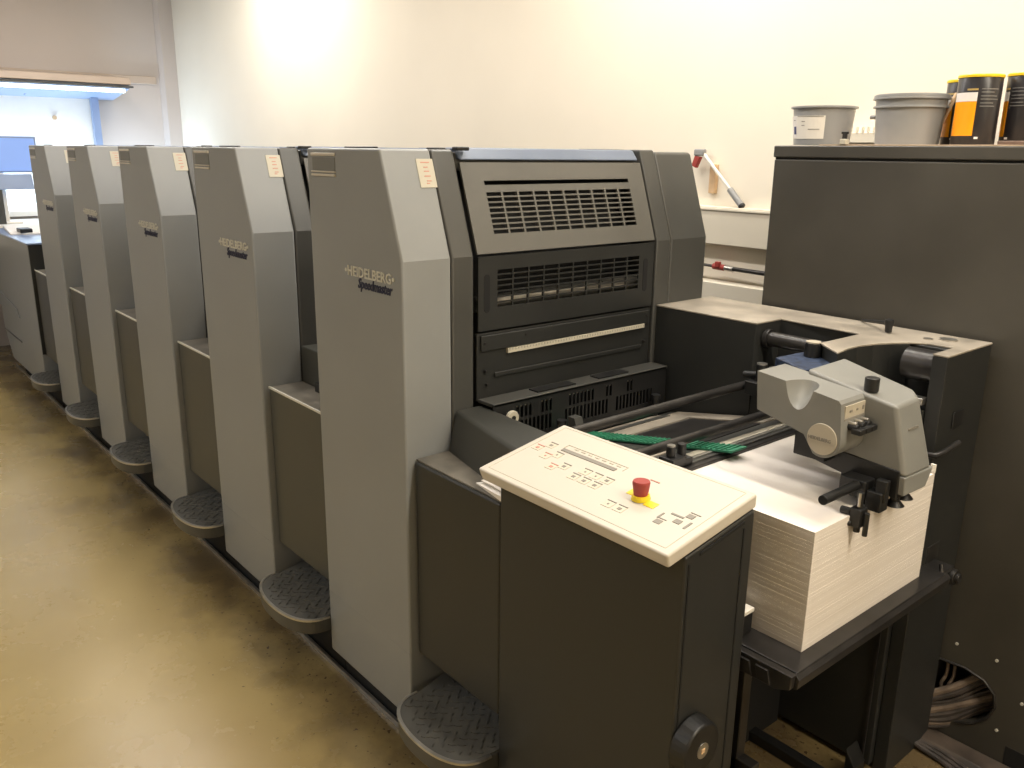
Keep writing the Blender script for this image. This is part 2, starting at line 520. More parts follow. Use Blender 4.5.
# hood: blue-grey roll-top, upper vented panel, lower vented panel, ruler bar panel
yL, yR = 1.378, 2.090
rt = MB()
a = [slope(yL+.004, .246, .0), slope(yR-.004, .246, .0), slope(yR-.004, .283, -.014), slope(yL+.004, .283, -.014)]
rt.hexa([p-Vector((.05, 0, 0)) for p in a], a)
rt.build('roll_top', 'blue', unit, bevel=.006)
MB().box(XR-.44, XR-.105, yL, yR, 1.66, 1.708).build('roof_plate', 'dark', unit, bevel=.004)

def cells(a0, a1, n, rib):
    """breakpoints of n openings between a0 and a1 with ribs between them"""
    step = (a1-a0+rib)/n; out = []
    for i in range(n):
        out += [a0+i*step, a0+i*step+step-rib]
    return out
us = [yL] + cells(1.448, 2.020, 10, .007) + [yR]
full = math.hypot(CH, TOP-KINK)
v_top = full*.240/(TOP-KINK)
vs = [0.004] + cells(.056, .171, 8, .0042) + [.191, .203, v_top]
nv_l = len(vs)
def hole_up(i, j):
    if 1 <= j <= 15 and j % 2 == 1 and i % 2 == 1 and i < len(us)-1: return True
    if j == nv_l-3 and 1 <= i <= len(us)-3: return True
    return False
gp = MB().grid_panel(us, vs, hole_up, Vector((XR, 0, KINK))+sn*.0, (0, 1, 0), sl, -sn*.006)
gp.build('upper_vent_panel', 'panel', unit)
vs2 = [0.0] + cells(.062, .165, 7, .0035) + [.203]
us2 = [yL+.002] + cells(1.446, 2.020, 10, .005) + [yR-.002]
def hole_lo(i, j): return j % 2 == 1 and j < len(vs2)-1 and i % 2 == 1 and i < len(us2)-1
lowp = MB().grid_panel(us2, vs2, hole_lo, (XR, 0, 1.235), (0, 1, 0), (0, 0, 1), (-.006, 0, 0)).build('lower_vent_panel', 'char', unit)
for yy in (1.409, 2.050):
    MB().prism([(yy+.010*math.cos(t), zz+.010*math.sin(t)) for t, zz in [(math.pi+k*math.pi/8, 1.295) for k in range(9)] + [(k*math.pi/8, 1.380) for k in range(9)]], 'x', XR-.004, XR+.001).build('finger_slot', 'void', unit)
# interior: dark back and a bright cylinder behind the grille
MB().prism([(XR-.40, .98), (XR-.10, .98), (XR-.10, KINK-.02), (XR-.185, 1.70), (XR-.40, 1.70)], 'y', yL+.001, yR-.001).build('inner_frame', 'void', unit)
MB().cyl((XR-.050, 1.40, 1.300), (XR-.050, 2.07, 1.312), .022, n=28).build('cylinder', 'steel', unit, smooth=True)
# ruler bar panel below
rb = MB().box(XR-.02, XR-.004, yL, yR, 1.035, 1.228)
rb.box(XR-.004, XR+.004, yL+.01, yR-.012, 1.178, 1.222)
rb.box(XR-.004, XR+.002, yL+.06, yR-.04, 1.098, 1.112)
rb.build('bar_panel', 'char', unit, bevel=.003)
MB().prism([(1.482, 1.163), (2.054, 1.167), (2.054, 1.180), (1.482, 1.176)], 'x', XR-.004, XR+.006).build('ruler', 'ivory', unit)
tk = MB()
for k in range(52):
    yy = 1.487+k*.011
    tk.box(XR+.0055, XR+.0066, yy, yy+.0015, 1.170+.0001*k/14, 1.1765)
tk.build('ruler_marks', 'print', unit)
for yy, zz in ((1.400, 1.20), (2.065, 1.205), (1.405, 1.12), (2.062, 1.12), (1.55, 1.208), (1.41, 1.08)):
    MB().cyl((XR-.004, yy, zz), (XR+.006, yy, zz), .0045, n=10).build('bolt', 'dsteel', unit, smooth=True)
# far side frame and tower
MB().prism(chamfer_profile(x0, x1, .12, top=1.722, ch=.094), 'y', 2.100, 2.168).build('far_side_frame', 'dark', unit, bevel=.006)
MB().prism(chamfer_profile(x0, x1-.001, .12, top=1.716), 'y', 2.169, 2.358).build('far_tower_cover', 'dark', unit, bevel=.011, seg=3)
# small fittings on the roof
for bx_ in ((XR-.10, XR-.075, yL-.012, yL+.03, 1.712, 1.722), (XR-.20, XR-.12, 1.93, 2.06, 1.708, 1.722), (XR-.30, XR-.24, 1.42, 1.47, 1.708, 1.720), (XR-.38, XR-.22, 1.20, 1.215, 1.713, 1.720)):
    MB().box(*bx_).build('roof_fitting', 'black', unit, bevel=.003)

# ---- low cover between two towers, with its foot step (built for the gap right of x = gx)
def side_cover(parent, gx, wdt, z=.915):
    yf = D+.022
    c = MB()
    c.box(gx+.009, gx+wdt-.002, yf, yf+.13, .335, z)
    MB().box(gx+.001, gx+.009, yf+.02, yf+.13, .335, z).build('shadow_gap', 'void', parent)  # black strip paints the shade between tower and cover
    c.box(gx+.002, gx+wdt-.002, yf+.13, 2.30, .30, z+.13)
    cv = c.build('side_cover', 'cover', parent, bevel=.005)
    MB().box(gx+.004, gx+wdt-.004, yf+.008, yf+.128, z-.004, z+.002).build('cover_top', 'covertop', cv, bevel=.001)
    MB().box(gx+.004, gx+wdt-.004, yf-.001, yf+.005, z-.003, z+.005).build('edge_strip', 'letter', cv, bevel=.001)
    b = MB().box(gx+.15, gx+wdt-.004, yf+.10, yf+.13, z, z+.035)
    b.build('hinge_block', 'black', cv, bevel=.004)
    MB().box(gx+.002, gx+wdt-.002, yf+.12, yf+.16, .10, .335).build('recess_back', 'cover', cv)
    return cv


def foot_step(parent, gx, wdt, z=.232):
    cx, hw, dep = gx+wdt*.545, wdt*.455+.004, .122
    def outline(inset):
        pts = []
        for k in range(33):
            t = math.pi+math.pi*k/32
            c, s_ = math.cos(t), math.sin(t)
            sg = 1 if c > 0 else -1
            pts.append((cx+(hw-inset)*sg*abs(c)**0.9, D-.002-(dep-inset)*abs(s_)**0.72))
        return [(gx+.004, D+.13)] + pts + [(gx+wdt-.006, D+.13)]
    st = MB().prism(outline(.004), 'z', z-.052, z-.003).build('foot_step', 'dark', parent, bevel=.004)
    pl = MB().prism(outline(.010), 'z', z-.003, z)
    k = 0
    y = D-dep+.010
    while y < D+.11:
        x = gx-.01+(k % 2)*.017; q = 0
        while x < gx+wdt:
            inside = (abs(x-cx)/(hw-.012))**2 + (max(0, D-y)/(dep-.022))**2 < 1
            if inside:
                a = math.radians(45 if (q+k) % 2 else -45)
                dx, dy = math.cos(a), math.sin(a)
                L_, W_ = .0115, .0034
                pts = [(x+dx*L_, y+dy*L_), (x-dy*W_, y+dx*W_), (x-dx*L_, y-dy*L_), (x+dy*W_, y-dx*W_)]
                pl.prism(pts, 'z', z, z+.0028)
            x += .034; q += 1
        y += .0185; k += 1
    pl.build('tread_plate', 'tread', st)
    # bright worn rim
    o1, o0 = outline(.001)[1:-1], outline(.010)[1:-1]
    rm = MB()
    for i in range(len(o1)-1):
        rm.hexa([(*o0[i], z-.003), (*o1[i], z-.006), (*o1[i+1], z-.006), (*o0[i+1], z-.003)],
                [(*o0[i], z+.0015), (*o1[i], z+.0005), (*o1[i+1], z+.0005), (*o0[i+1], z+.0015)])
    rm.build('worn_rim', 'steel', st)
    return st


M['tread'] = paint('tread_plate_grey', (0.115, 0.112, 0.100), 0.36, var=0.15, scale=12)

# units 2 to 5 carry the cover and step to their right; the first has the feeder's
index_children()
UL = ['second light grey printing tower counted from the paper feeder',
      'middle light grey printing tower of the row of five',
      'fourth light grey printing tower, second from the far delivery end',
      'light grey printing tower farthest away, next to the delivery desk']
u2 = copy_tree(unit)
u2.location.x -= PITCHX
ORG[u2.name] = tuple(u2.location)
u2['label'] = UL[0]
side_cover(u2, XR-PITCHX, .423)
foot_step(u2, XR-PITCHX, .423)
index_children()
for k in (1, 2, 3):
    c = copy_tree(u2); c.location.x = XR-PITCHX*(k+1); c['label'] = UL[k]
    ORG[c.name] = tuple(c.location)

# bright metal skirting rail on the floor along the press
tag(MB().box(-7.6, -1.42, D+.030, D+.040, 0, .018).build('floor_rail', 'steel'), 'thin bright metal rail on the floor along the foot of the press', 'rail')

# ------------------------------------------------------------------ delivery end
dl = thing('delivery_unit', (-6.34, D, 0), 'grey low delivery cabinet at the far left end of the press', 'press delivery')
db = MB().prism([(-7.66, .33), (-7.45, .10), (-6.34, .10), (-6.34, 1.08), (-7.66, 1.08)], 'y', D, 2.30)
db.build('cabinet', 'light', dl, bevel=.008)
MB().box(-7.66, -6.33, D-.006, 2.30, 1.080, 1.092).build('worktop', 'bench', dl, bevel=.003)
MB().prism([(-7.66, .60), (-7.62, .62), (-6.99, .56), (-6.93, .50), (-7.66, .50)], 'y', D-.010, D).build('raised_panel', 'light', dl, bevel=.004)
MB().box(-6.342, -6.334, D+.004, 2.30, .34, 1.079).build('side_panel', 'char', dl)
MB().box(-7.64, -7.0, D-.004, D+.001, .305, .313).build('seam', 'dark', dl)
side_cover(dl, -6.33, .424)
foot_step(dl, -6.33, .424)
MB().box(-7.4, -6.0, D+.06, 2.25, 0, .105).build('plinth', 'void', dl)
# papers on the delivery worktop
pp = thing('proof_papers', (-7.55, 1.30, 1.092), 'white papers lying on the delivery worktop below the screen', 'papers')
pm = MB()
pm.hexa([(-7.95+.34, 1.22, 1.092), (-7.0, 1.16, 1.092), (-6.9, 1.42, 1.092), (-7.5, 1.50, 1.092)],
        [(-7.61, 1.22, 1.118), (-7.0, 1.16, 1.105), (-6.9, 1.42, 1.108), (-7.5, 1.50, 1.128)])
pm.build('sheets', 'sheet', pp, bevel=.003)
MB().box(-7.10, -6.96, 1.22, 1.30, 1.105, 1.135).build('clip', 'black', pp, bevel=.006)

# ------------------------------------------------------------------ viewing booth at the end wall
bt = thing('viewing_booth', (-8.2, 1.4, 0), 'grey and white proof viewing booth with a lit hood against the end wall', 'viewing booth')
MB().prism([(-8.46, 2.33), (-7.92, 2.28), (-7.90, 2.22), (-8.46, 2.22)], 'y', .45, 2.37).build('hood', 'tan', bt, bevel=.008)
hu = MB()
hu.hexa([(-8.44, .5, 2.115), (-8.44, 2.36, 2.115), (-7.93, 2.36, 2.190), (-7.93, .5, 2.190)][::-1],
        [(-8.44, .5, 2.222), (-8.44, 2.36, 2.222), (-7.93, 2.36, 2.222), (-7.93, .5, 2.222)][::-1])
hu.build('reflector', 'bench', bt)
MB().box(-7.925, -7.895, .45, 2.385, 2.196, 2.212).build('hood_edge', 'dark', bt, bevel=.003)
MB().cyl((-7.97, .6, 2.172), (-7.97, 2.33, 2.172), .014, n=14).build('lamp_tube', 'tube', bt, smooth=True)
MB().box(-8.40, -8.34, 2.15, 2.21, .9, 2.13).build('post', 'bench', bt, bevel=.004)
MB().box(-8.46, -8.43, .45, 2.20, 1.12, 2.13).build('back_panel', 'white', bt, bevel=.003)
MB().box(-8.46, -7.80, .45, 2.25, .93, 1.10).build('table', 'white', bt, bevel=.006)
for yy in (.55, 1.9):
    MB().box(-8.4, -7.95, yy, yy+.25, 0, .93).build('leg', 'bench', bt, bevel=.006)
MB().cyl((-8.435, 1.86, 1.95), (-8.41, 1.86, 1.95), .018).build('round_knob', 'wood', bt)
mn = thing('monitor', (-8.0, 1.3, 1.10), 'blue-lit computer monitor standing on the booth table', 'monitor')
MB().box(-8.02, -7.98, 1.02, 1.60, 1.50, 1.785).build('casing', 'bench', mn, bevel=.006)
MB().box(-7.981, -7.976, 1.035, 1.585, 1.515, 1.770).build('screen', 'screenblue', mn)
MB().box(-8.03, -7.99, 1.28, 1.34, 1.10, 1.50).build('stand', 'white', mn, bevel=.004)
MB().box(-8.12, -7.92, 1.2, 1.42, 1.10, 1.115).build('foot', 'white', mn, bevel=.004)
cs = thing('control_screen', (-7.86, 1.25, 1.10), 'low tilted blue-grey control screen in front of the monitor', 'screen')
MB().hexa([(-7.93, 1.02, 1.37), (-7.90, 1.02, 1.37), (-7.90, 1.53, 1.37), (-7.93, 1.53, 1.37)],
          [(-7.96, 1.02, 1.49), (-7.93, 1.02, 1.49), (-7.93, 1.53, 1.49), (-7.96, 1.53, 1.49)]).build('display', 'bench', cs, bevel=.006)
MB().box(-7.94, -7.91, 1.2, 1.3, 1.10, 1.375).build('bracket', 'dark', cs, bevel=.003)

# ------------------------------------------------------------------ feeder
fd = thing('paper_feeder', (-1.3, D, 0), 'dark grey paper feeder frame with rods and feed board between tower and stack', 'paper feeder')
MB().box(XR+.001, XR+.009, D+.045, D+.150, .335, .905).build('shadow_gap', 'void', fd)  # black strip painted as shade beside the first tower
c = MB().box(XR+.009, -1.42, D+.022, D+.150, .335, .912)
cvf = c.build('side_cover', 'char', fd, bevel=.007)
MB().box(XR+.004, -1.425, D+.030, D+.150, .911, .917).build('cover_top', 'covertop', cvf, bevel=.002)
MB().box(XR+.002, -1.42, D+.140, D+.16, .10, .335).build('recess_back', 'void', cvf)
foot_step(fd, XR, .372)
# near side wall with its sloping inner edge
nw = MB().hexa([(XR+.002, 1.270, .90), (-1.40, 1.185, .90), (-1.40, 1.40, .90), (XR+.002, 1.392, .90)],
               [(XR+.002, 1.300, 1.028), (-1.40, 1.215, 1.028), (-1.40, 1.37, 1.028), (XR+.002, 1.388, 1.028)])
nw.build('near_side_wall', 'mid', fd, bevel=.010, seg=3)
MB().box(XR+.002, -.93, 1.29, 1.372, .12, .97).build('near_side_frame', 'char', fd)
# far side housing with notch, arm and recess for the shaft
ZT = 1.235
arm = [(-1.140, 2.220), (-1.145, 2.02), (-1.10, 1.985), (-1.055, 1.950), (-1.066, 2.02), (-1.065, 2.07), (-1.052, 2.13), (-1.03, 2.18), (-1.000, 2.225), (-.965, 2.250), (-.935, 2.250), (-.902, 2.250)]
hz = [(XR+.002, 2.400), (XR+.002, 2.113), (-1.404, 2.113), (-1.402, 2.235)]
hz2 = hz + arm + [(-.902, 2.135), (-.863, 2.135), (-.863, 2.400)]
MB().prism(hz2, 'z', ZT-.005, ZT).build('far_top', 'deck', fd, bevel=.0015)
body = MB().prism([(XR+.002, 2.398), (XR+.002, 2.114), (-1.405, 2.114), (-1.405, 2.236), (-.903, 2.236), (-.903, 2.136), (-.864, 2.136), (-.864, 2.398)], 'z', .0, ZT-.0052)
body.build('far_housing', 'char', fd, bevel=.003)
MB().box(-1.404, -.904, 2.115, 2.235, .02, 1.085).build('inner_panel', 'char', fd, bevel=.002)
MB().prism([(-1.139, 2.219), (-1.144, 2.022), (-1.099, 1.987), (-1.056, 1.953), (-1.067, 2.02), (-1.066, 2.07), (-1.053, 2.13), (-1.031, 2.18), (-1.001, 2.224)], 'z', 1.10, ZT-.0052).build('arm_side', 'char', fd, bevel=.002)
MB().box(-.926, -.920, 2.108, 2.114, .03, .62).build('guide_rail', 'dsteel', fd)
sh = MB().cyl((-1.400, 2.165, 1.185), (-1.145, 2.165, 1.185), .022, n=24)
sh.cyl((-1.400, 2.165, 1.185), (-1.385, 2.165, 1.185), .028, n=24)
sh.build('drive_shaft', 'dsteel', fd, smooth=True)
MB().cyl((-.985, 2.185, 1.190), (-.903, 2.185, 1.190), .042, n=28).build('roller', 'dsteel', fd, smooth=True)
for b_ in ((-.99, -.905, 2.120, 2.150, 1.10, 1.118), (-1.38, -1.16, 2.12, 2.135, 1.092, 1.102), (-1.38, -1.16, 2.16, 2.175, 1.092, 1.102)):
    MB().box(*b_).build('guide_bar', 'steel', fd, bevel=.002)
# little lever with ball on the deck, socket and bent handle on the end face
lv = MB().cyl((-1.225, 2.385, 1.240), (-1.105, 2.300, 1.262), .004, .006, n=10)
lv.lathe((-1.098, 2.292, 1.236), [(0, 0), (.009, .002), (.010, .018), (.013, .026), (.012, .036), (0, .040)], 16)
lv.build('deck_lever', 'black', fd, smooth=True)
MB().cyl((-.95, 2.330, ZT), (-.95, 2.330, ZT+.004), .022).cyl((-.99, 2.30, ZT), (-.99, 2.30, ZT+.003), .012).build('worn_disc', 'steel', fd)
MB().box(-.8635, -.8600, 2.215, 2.275, 1.03, 1.075).build('socket', 'black', fd, bevel=.002)
MB().tube([(-.864, 2.10, .985), (-.845, 2.10, .987), (-.838, 2.13, .992), (-.836, 2.17, .998), (-.835, 2.205, 1.003)], .0075).build('bent_handle', 'dsteel', fd, smooth=True)
# clamp wheel of the pile lift on the end face
cw = MB().cyl((-.875, 2.24, .62), (-.80, 2.24, .62), .022).cyl((-.80, 2.24, .62), (-.79, 2.24, .62), .014)
cw.box(-.875, -.81, 2.13, 2.24, .640, .652).box(-.872, -.862, 2.19, 2.26, .60, .70)
cw.build('clamp_wheel', 'dsteel', fd, bevel=.002)

MB().box(-1.215, -1.200, 1.375, 2.112, .0, .955).build('pile_front_wall', 'void', fd)
# feed board sloping down to the tower
def bd(x, off=0.0): return 1.0+.194*(x+1.16)+off-.004
def strip(mbb, x0_, x1_, y0_, y1_, t0, t1, y0b=None, y1b=None):
    y0b = y0_ if y0b is None else y0b; y1b = y1_ if y1b is None else y1b
    return mbb.hexa([(x0_, y0_, bd(x0_, t0)), (x1_, y0b, bd(x1_, t0)), (x1_, y1b, bd(x1_, t0)), (x0_, y1_, bd(x0_, t0))],
                    [(x0_, y0_, bd(x0_, t1)), (x1_, y0b, bd(x1_, t1)), (x1_, y1b, bd(x1_, t1)), (x0_, y1_, bd(x0_, t1))])
fb = strip(MB(), -1.70, -1.19, 1.385, 2.11, -.03, 0).build('feed_board', 'dark', fd, bevel=.003)
strip(MB(), -1.66, -1.30, 2.03, 2.10, 0, .004).build('steel_plate', 'deck', fb)
strip(MB(), -1.69, -1.56, 1.42, 2.03, 0, .004).build('steel_plate', 'deck', fb)
strip(MB(), -1.54, -1.30, 1.75, 2.02, 0, .003).build('dark_plate', 'dsteel', fb)
strip(MB(), -1.66, -1.635, 1.42, 2.03, .004, .007).build('steel_bar', 'dark', fb)
strip(MB(), -1.255, -1.225, 1.42, 2.08, 0, .003).build('light_strip', 'ivory', fb)
strip(MB(), -1.38, -1.31, 1.42, 1.66, 0, .003).build('light_strip', 'deck', fb)
gt = strip(MB(), -1.72, -1.150, 1.676, 1.736, .004, .009)
for k in range(35):
    xx = -1.715+k*.016
    strip(gt, xx, xx+.006, 1.679, 1.733, .009, .012)
gt.build('feed_tape', 'green', fb)
# rods across the board
for (x, z, ya, yb, r, nm_) in ((-1.405, 1.052, 1.375, 2.112, .0125, 'cross_rod'), (-1.262, 1.016, 1.375, 2.112, .0125, 'cross_rod')):
    MB().cyl((x, ya, z), (x, yb, z), r, n=18).build(nm_, 'dsteel', fd, smooth=True)
fr = MB().box(-1.205, -1.175, 1.375, 2.11, .955, .985)
fr.build('front_stop_bar', 'dsteel', fd, bevel=.003)
MB().box(-1.216, -1.207, 1.375, 2.11, .985, .990).build('edge_strip', 'steel', fd)
# toothed guard in front of the tower
gx0, gx1 = -1.785, -1.715
us3 = [1.375] + cells(1.395, 2.075, 44, .0062) + [2.095]
vs3 = [0, .012, .058, .066, .102, .118]
solid_cols = {0, 1, 2, 3, 14, 15, 16, 29, 30, 40, 41, 42}
def hole_g(i, j):
    if i % 2 == 0: return False
    col = (i-1)//2
    if i >= len(us3)-1: return False
    if j == 1: return col not in {0, 1, 2, 13, 14, 15, 28, 29, 41, 42, 43}
    if j == 3: return col in set(range(4, 8)) | set(range(10, 13)) | set(range(17, 24)) | {27, 28} | {33, 34}
    return False
gd = MB().grid_panel(us3, vs3, hole_g, (gx1, 0, .925), (0, 1, 0), (0, 0, 1), (-.004, 0, 0))
gd.build('finger_guard', 'black', fd)
MB().box(gx0, gx1, 1.375, 2.10, 1.036, 1.046).build('guard_top', 'dark', fd, bevel=.002)
MB().box(gx1-.012, gx1-.009, 1.46, 2.02, 1.020, 1.035).build('slot_glow_backing', 'white', fd)  # white strip stands in for light coming through the guard slots
for ya, yb in ((1.55, 1.70), (1.80, 1.93)):
    MB().box(gx0+.015, gx0+.055, ya, yb, 1.046, 1.050).build('guard_cap', 'black', fd)
wd = MB().cyl((-1.700, 1.425, 1.005), (-1.688, 1.425, 1.005), .020).build('adjusting_washer', 'ivory', fd, bevel=.002)
MB().cyl((-1.690, 1.425, 1.005), (-1.686, 1.425, 1.005), .007).build('washer_hole', 'void', wd)
for (yy, xx) in ((1.60, -1.68), (2.02, -1.69)):
    MB().cyl((xx, yy, .90), (xx, yy, .955), .010).cyl((xx, yy, .955), (xx, yy, .968), .015).build('guide_knob', 'black', fd, smooth=True)
MB().prism([(-1.655, .92), (-1.60, .92), (-1.63, .985), (-1.655, .985)], 'y', 1.60, 1.63).build('guide_bracket', 'dark', fd)
# pair of knobs on a block near the console
kn = MB().box(-1.235, -1.190, 1.50, 1.55, .98, 1.010).box(-1.235, -1.190, 1.545, 1.575, .98, 1.004)
kn.cyl((-1.215, 1.52, 1.01), (-1.215, 1.52, 1.036), .011).cyl((-1.213, 1.558, 1.004), (-1.213, 1.558, 1.036), .011)
kn.build('side_guide', 'black', fd, bevel=.002)
MB().cyl((-1.215, 1.52, 1.036), (-1.215, 1.52, 1.039), .010).build('knob_cap', 'steel', fd)
# connector cluster where the rods meet the suction head
cc = MB().cyl((-1.355, 2.085, 1.06), (-1.355, 2.085, 1.125), .016).cyl((-1.41, 2.08, 1.085), (-1.36, 2.085, 1.092), .010)
cc.box(-1.385, -1.32, 2.05, 2.11, 1.035, 1.075)
cc.build('rod_clamp', 'black', fd, bevel=.002)
MB().box(-1.275, -1.235, 2.03, 2.11, 1.00, 1.03).build('rod_clamp', 'black', fd, bevel=.002)
MB().cyl((-1.355, 2.085, 1.125), (-1.355, 2.085, 1.128), .015).build('knob_cap', 'steel', fd)
# blue plate with black knob
MB().prism([(-1.21, 1.92), (-1.09, 1.86), (-1.06, 1.98), (-1.13, 2.07), (-1.20, 2.05)], 'z', 1.170, 1.198).build('blue_plate', 'blueplate', fd, bevel=.003)

# ------------------------------------------------------------------ control console
co = thing('control_console', (-1.15, 1.25, 0), 'charcoal control console with a tilted cream keypad top and red stop button', 'control console')
cb = MB().hexa([(-1.418, 1.158, .04), (-.875, 1.158, .04), (-.875, 1.372, .04), (-1.418, 1.372, .04)],
               [(-1.418, 1.158, .992), (-.875, 1.158, .992), (-.875, 1.372, 1.032), (-1.418, 1.372, 1.032)])
cb.build('cabinet', 'char', co, bevel=.006)
MB().box(-.876, -.8735, 1.335, 1.339, .06, 1.0).box(-.876, -.8735, 1.168, 1.172, .06, .975).build('seam', 'void', co)
MB().hexa([(-.876, 1.20, .984), (-.873, 1.20, .984), (-.873, 1.335, 1.010), (-.876, 1.335, 1.010)],
          [(-.876, 1.20, .990), (-.873, 1.20, .990), (-.873, 1.335, 1.016), (-.876, 1.335, 1.016)]).build('vent_slot', 'void', co)
TS = .19
py0, py1, px0, px1 = 1.103, 1.372, -1.432, -.874
def pz(y, off=0.0): return 1.014+TS*(y-1.103)+off
pan = MB().hexa([(px0+.01, py0+.006, pz(py0, -.028)), (px1, py0+.006, pz(py0, -.028)), (px1, py1, pz(py1, -.030)), (px0+.01, py1, pz(py1, -.030))],
                [(px0, py0, pz(py0)), (px1, py0, pz(py0)), (px1, py1, pz(py1)), (px0, py1, pz(py1))])
panel = pan.build('keypad_top', 'cream', co, bevel=.0055, seg=3)
def flat(mbb, x_, y_, wx, wy, t0=0.0, t1=.0012):
    a_, b_, c_, d_ = x_-wx/2, x_+wx/2, y_-wy/2, y_+wy/2
    return mbb.hexa([(a_, c_, pz(c_, t0)), (b_, c_, pz(c_, t0)), (b_, d_, pz(d_, t0)), (a_, d_, pz(d_, t0))],
                    [(a_, c_, pz(c_, t1)), (b_, c_, pz(c_, t1)), (b_, d_, pz(d_, t1)), (a_, d_, pz(d_, t1))])
ln = MB()
flat(ln, -1.153, 1.120, .520, .0015, 0, .0006); flat(ln, -1.153, 1.360, .520, .0015, 0, .0006)
flat(ln, -1.413, 1.240, .0015, .240, 0, .0006); flat(ln, -.893, 1.240, .0015, .240, 0, .0006)
ln.build('border_line', 'cream2', panel)
flat(MB(), -1.252, 1.277, .168, .011, 0, .0015).build('display_slot', 'print', panel)
fr_ = MB()
flat(fr_, -1.245, 1.300, .185, .0012); flat(fr_, -1.338, 1.292, .0012, .018); flat(fr_, -1.152, 1.292, .0012, .018)
for k in range(7): flat(fr_, -1.305+k*.022, 1.293, .012, .0035)
fr_.build('display_marking', 'cream2', panel)
def key(x_, y_, col='print', ln_=True, sym=True):
    k_ = MB()
    flat(k_, x_, y_, .024, .020, 0, .0010)
    ky = k_.build('key', 'creamkey', panel)
    m2 = MB()
    if ln_: flat(m2, x_, y_+.012, .024, .0022, .0004, .0016)
    if sym: flat(m2, x_, y_, .009, .007, .0010, .0018)
    else: flat(m2, x_, y_, .004, .004, .0010, .0018)
    m2.build('key_symbol', col, ky)
for (x_, y_, c_) in ((-1.372, 1.275, 'print'), (-1.392, 1.250, 'redprint'), (-1.345, 1.232, 'redprint'), (-1.325, 1.250, 'print'),
                     (-1.296, 1.205, 'redprint'), (-1.272, 1.222, 'print'),
                     (-1.215, 1.232, 'print'), (-1.183, 1.232, 'print'), (-1.150, 1.232, 'print'),
                     (-1.222, 1.203, 'print'), (-1.190, 1.203, 'print'), (-1.158, 1.203, 'print'),
                     (-1.083, 1.167, 'print'), (-1.052, 1.167, 'print')):
    key(x_, y_, c_, True, (x_ * 1000) % 2 < 1)
flat(MB(), -1.067, 1.290, .024, .003).build('stop_label', 'redprint', panel)
ar = MB()
for (x_, y_) in ((-.962, 1.178), (-.932, 1.200), (-.923, 1.228)):
    flat(ar, x_, y_, .016, .013)
for (x_, y_, a_, b_) in ((-.945, 1.216, .030, .005), (-.972, 1.198, .004, .02), (-.908, 1.200, .005, .024), (-.962, 1.190, .022, .002), (-.920, 1.240, .024, .002), (-.965, 1.160, .0, .0)):
    if a_: flat(ar, x_, y_, a_, b_)
ar.build('arrow_keys', 'print', panel)
# emergency stop: yellow ring and patch, red mushroom head
cxs, cys = -1.045, 1.222
flat(MB(), cxs-.028, cys+.008, .022, .020).build('stop_patch', 'yellow', panel)
flat(MB(), cxs+.032, cys-.006, .026, .020).build('stop_patch', 'yellow', panel)
es = MB()
es.cyl((cxs, cys, pz(cys)), (cxs, cys-.001, pz(cys)+.010), .020, .018, n=28)
esb = es.build('stop_collar', 'yellow', panel, smooth=True)
MB().lathe((cxs, cys-.001, pz(cys)+.009), [(0, 0), (.0145, 0), (.0180, .024), (.0182, .027), (.0168, .030), (0, .031)], 32).build('stop_button', 'red', esb, smooth=True)
# round wheel cap low on the right face
wh = MB().cyl((-.874, 1.205, .575), (-.836, 1.205, .575), .062, .056, n=36).build('round_cap', 'black', co, bevel=.006)
MB().cyl((-.838, 1.205, .575), (-.8345, 1.205, .575), .017).build('cap_plate', 'steel', wh)
MB().box(-.8345, -.8335, 1.200, 1.210, .570, .580).build('cap_square', 'wood', wh)
MB().box(-1.40, -.89, 1.175, 1.36, 0, .045).build('base', 'void', co)
# scrap of white paper wedged beside the console
sc = MB()
sc.hexa([(-1.545, 1.185, .918), (-1.42, 1.164, .918), (-1.42, 1.24, .918), (-1.50, 1.25, .918)],
        [(-1.545, 1.185, .921), (-1.42, 1.164, .930), (-1.42, 1.24, .945), (-1.50, 1.25, .930)])
sc.hexa([(-1.53, 1.19, .930), (-1.42, 1.175, .936), (-1.42, 1.24, .950), (-1.49, 1.25, .938)],
        [(-1.53, 1.19, .932), (-1.42, 1.175, .939), (-1.42, 1.24, .953), (-1.49, 1.25, .940)])
tag(sc.build('folded_paper', 'sheet'), 'folded white paper tucked under the left edge of the cream keypad', 'paper')

# ------------------------------------------------------------------ paper table and stack
pt = thing('pile_table', (-.95, 1.74, .60), 'black steel lifting table that carries the stack of white paper', 'lifting table')
MB().box(-1.19, -.765, 1.405, 2.075, .675, .702).build('table_top', 'dsteel', pt, bevel=.003)
MB().prism([(-.768, .702), (-.757, .690), (-.760, .668), (-.772, .664)], 'y', 1.40, 2.085).build('front_lip', 'dsteel', pt, bevel=.001)
le = MB()
le.prism([(-1.19, .700), (-.765, .700), (-.768, .668), (-.80, .655), (-.84, .655), (-1.19, .645)], 'y', 1.385, 1.404)
le.build('side_lip', 'dsteel', pt, bevel=.002)
for xx in (-.93, -.885, -.84):
    MB().prism([(xx, .660), (xx+.030, .660), (xx+.022, .690), (xx-.008, .690)], 'y', 1.380, 1.386).build('stiffener', 'dsteel', pt, bevel=.001)
MB().box(-.955, -.915, 1.425, 1.462, .703, .752).build('side_stop', 'black', pt, bevel=.002)
MB().box(-.957, -.913, 1.423, 1.464, .752, .762).build('stop_cap', 'white', pt, bevel=.002)
MB().tube([(-.80, 2.05, .66), (-.78, 2.09, .68), (-.79, 2.10, .71)], .006).build('hook', 'dsteel', pt, smooth=True)
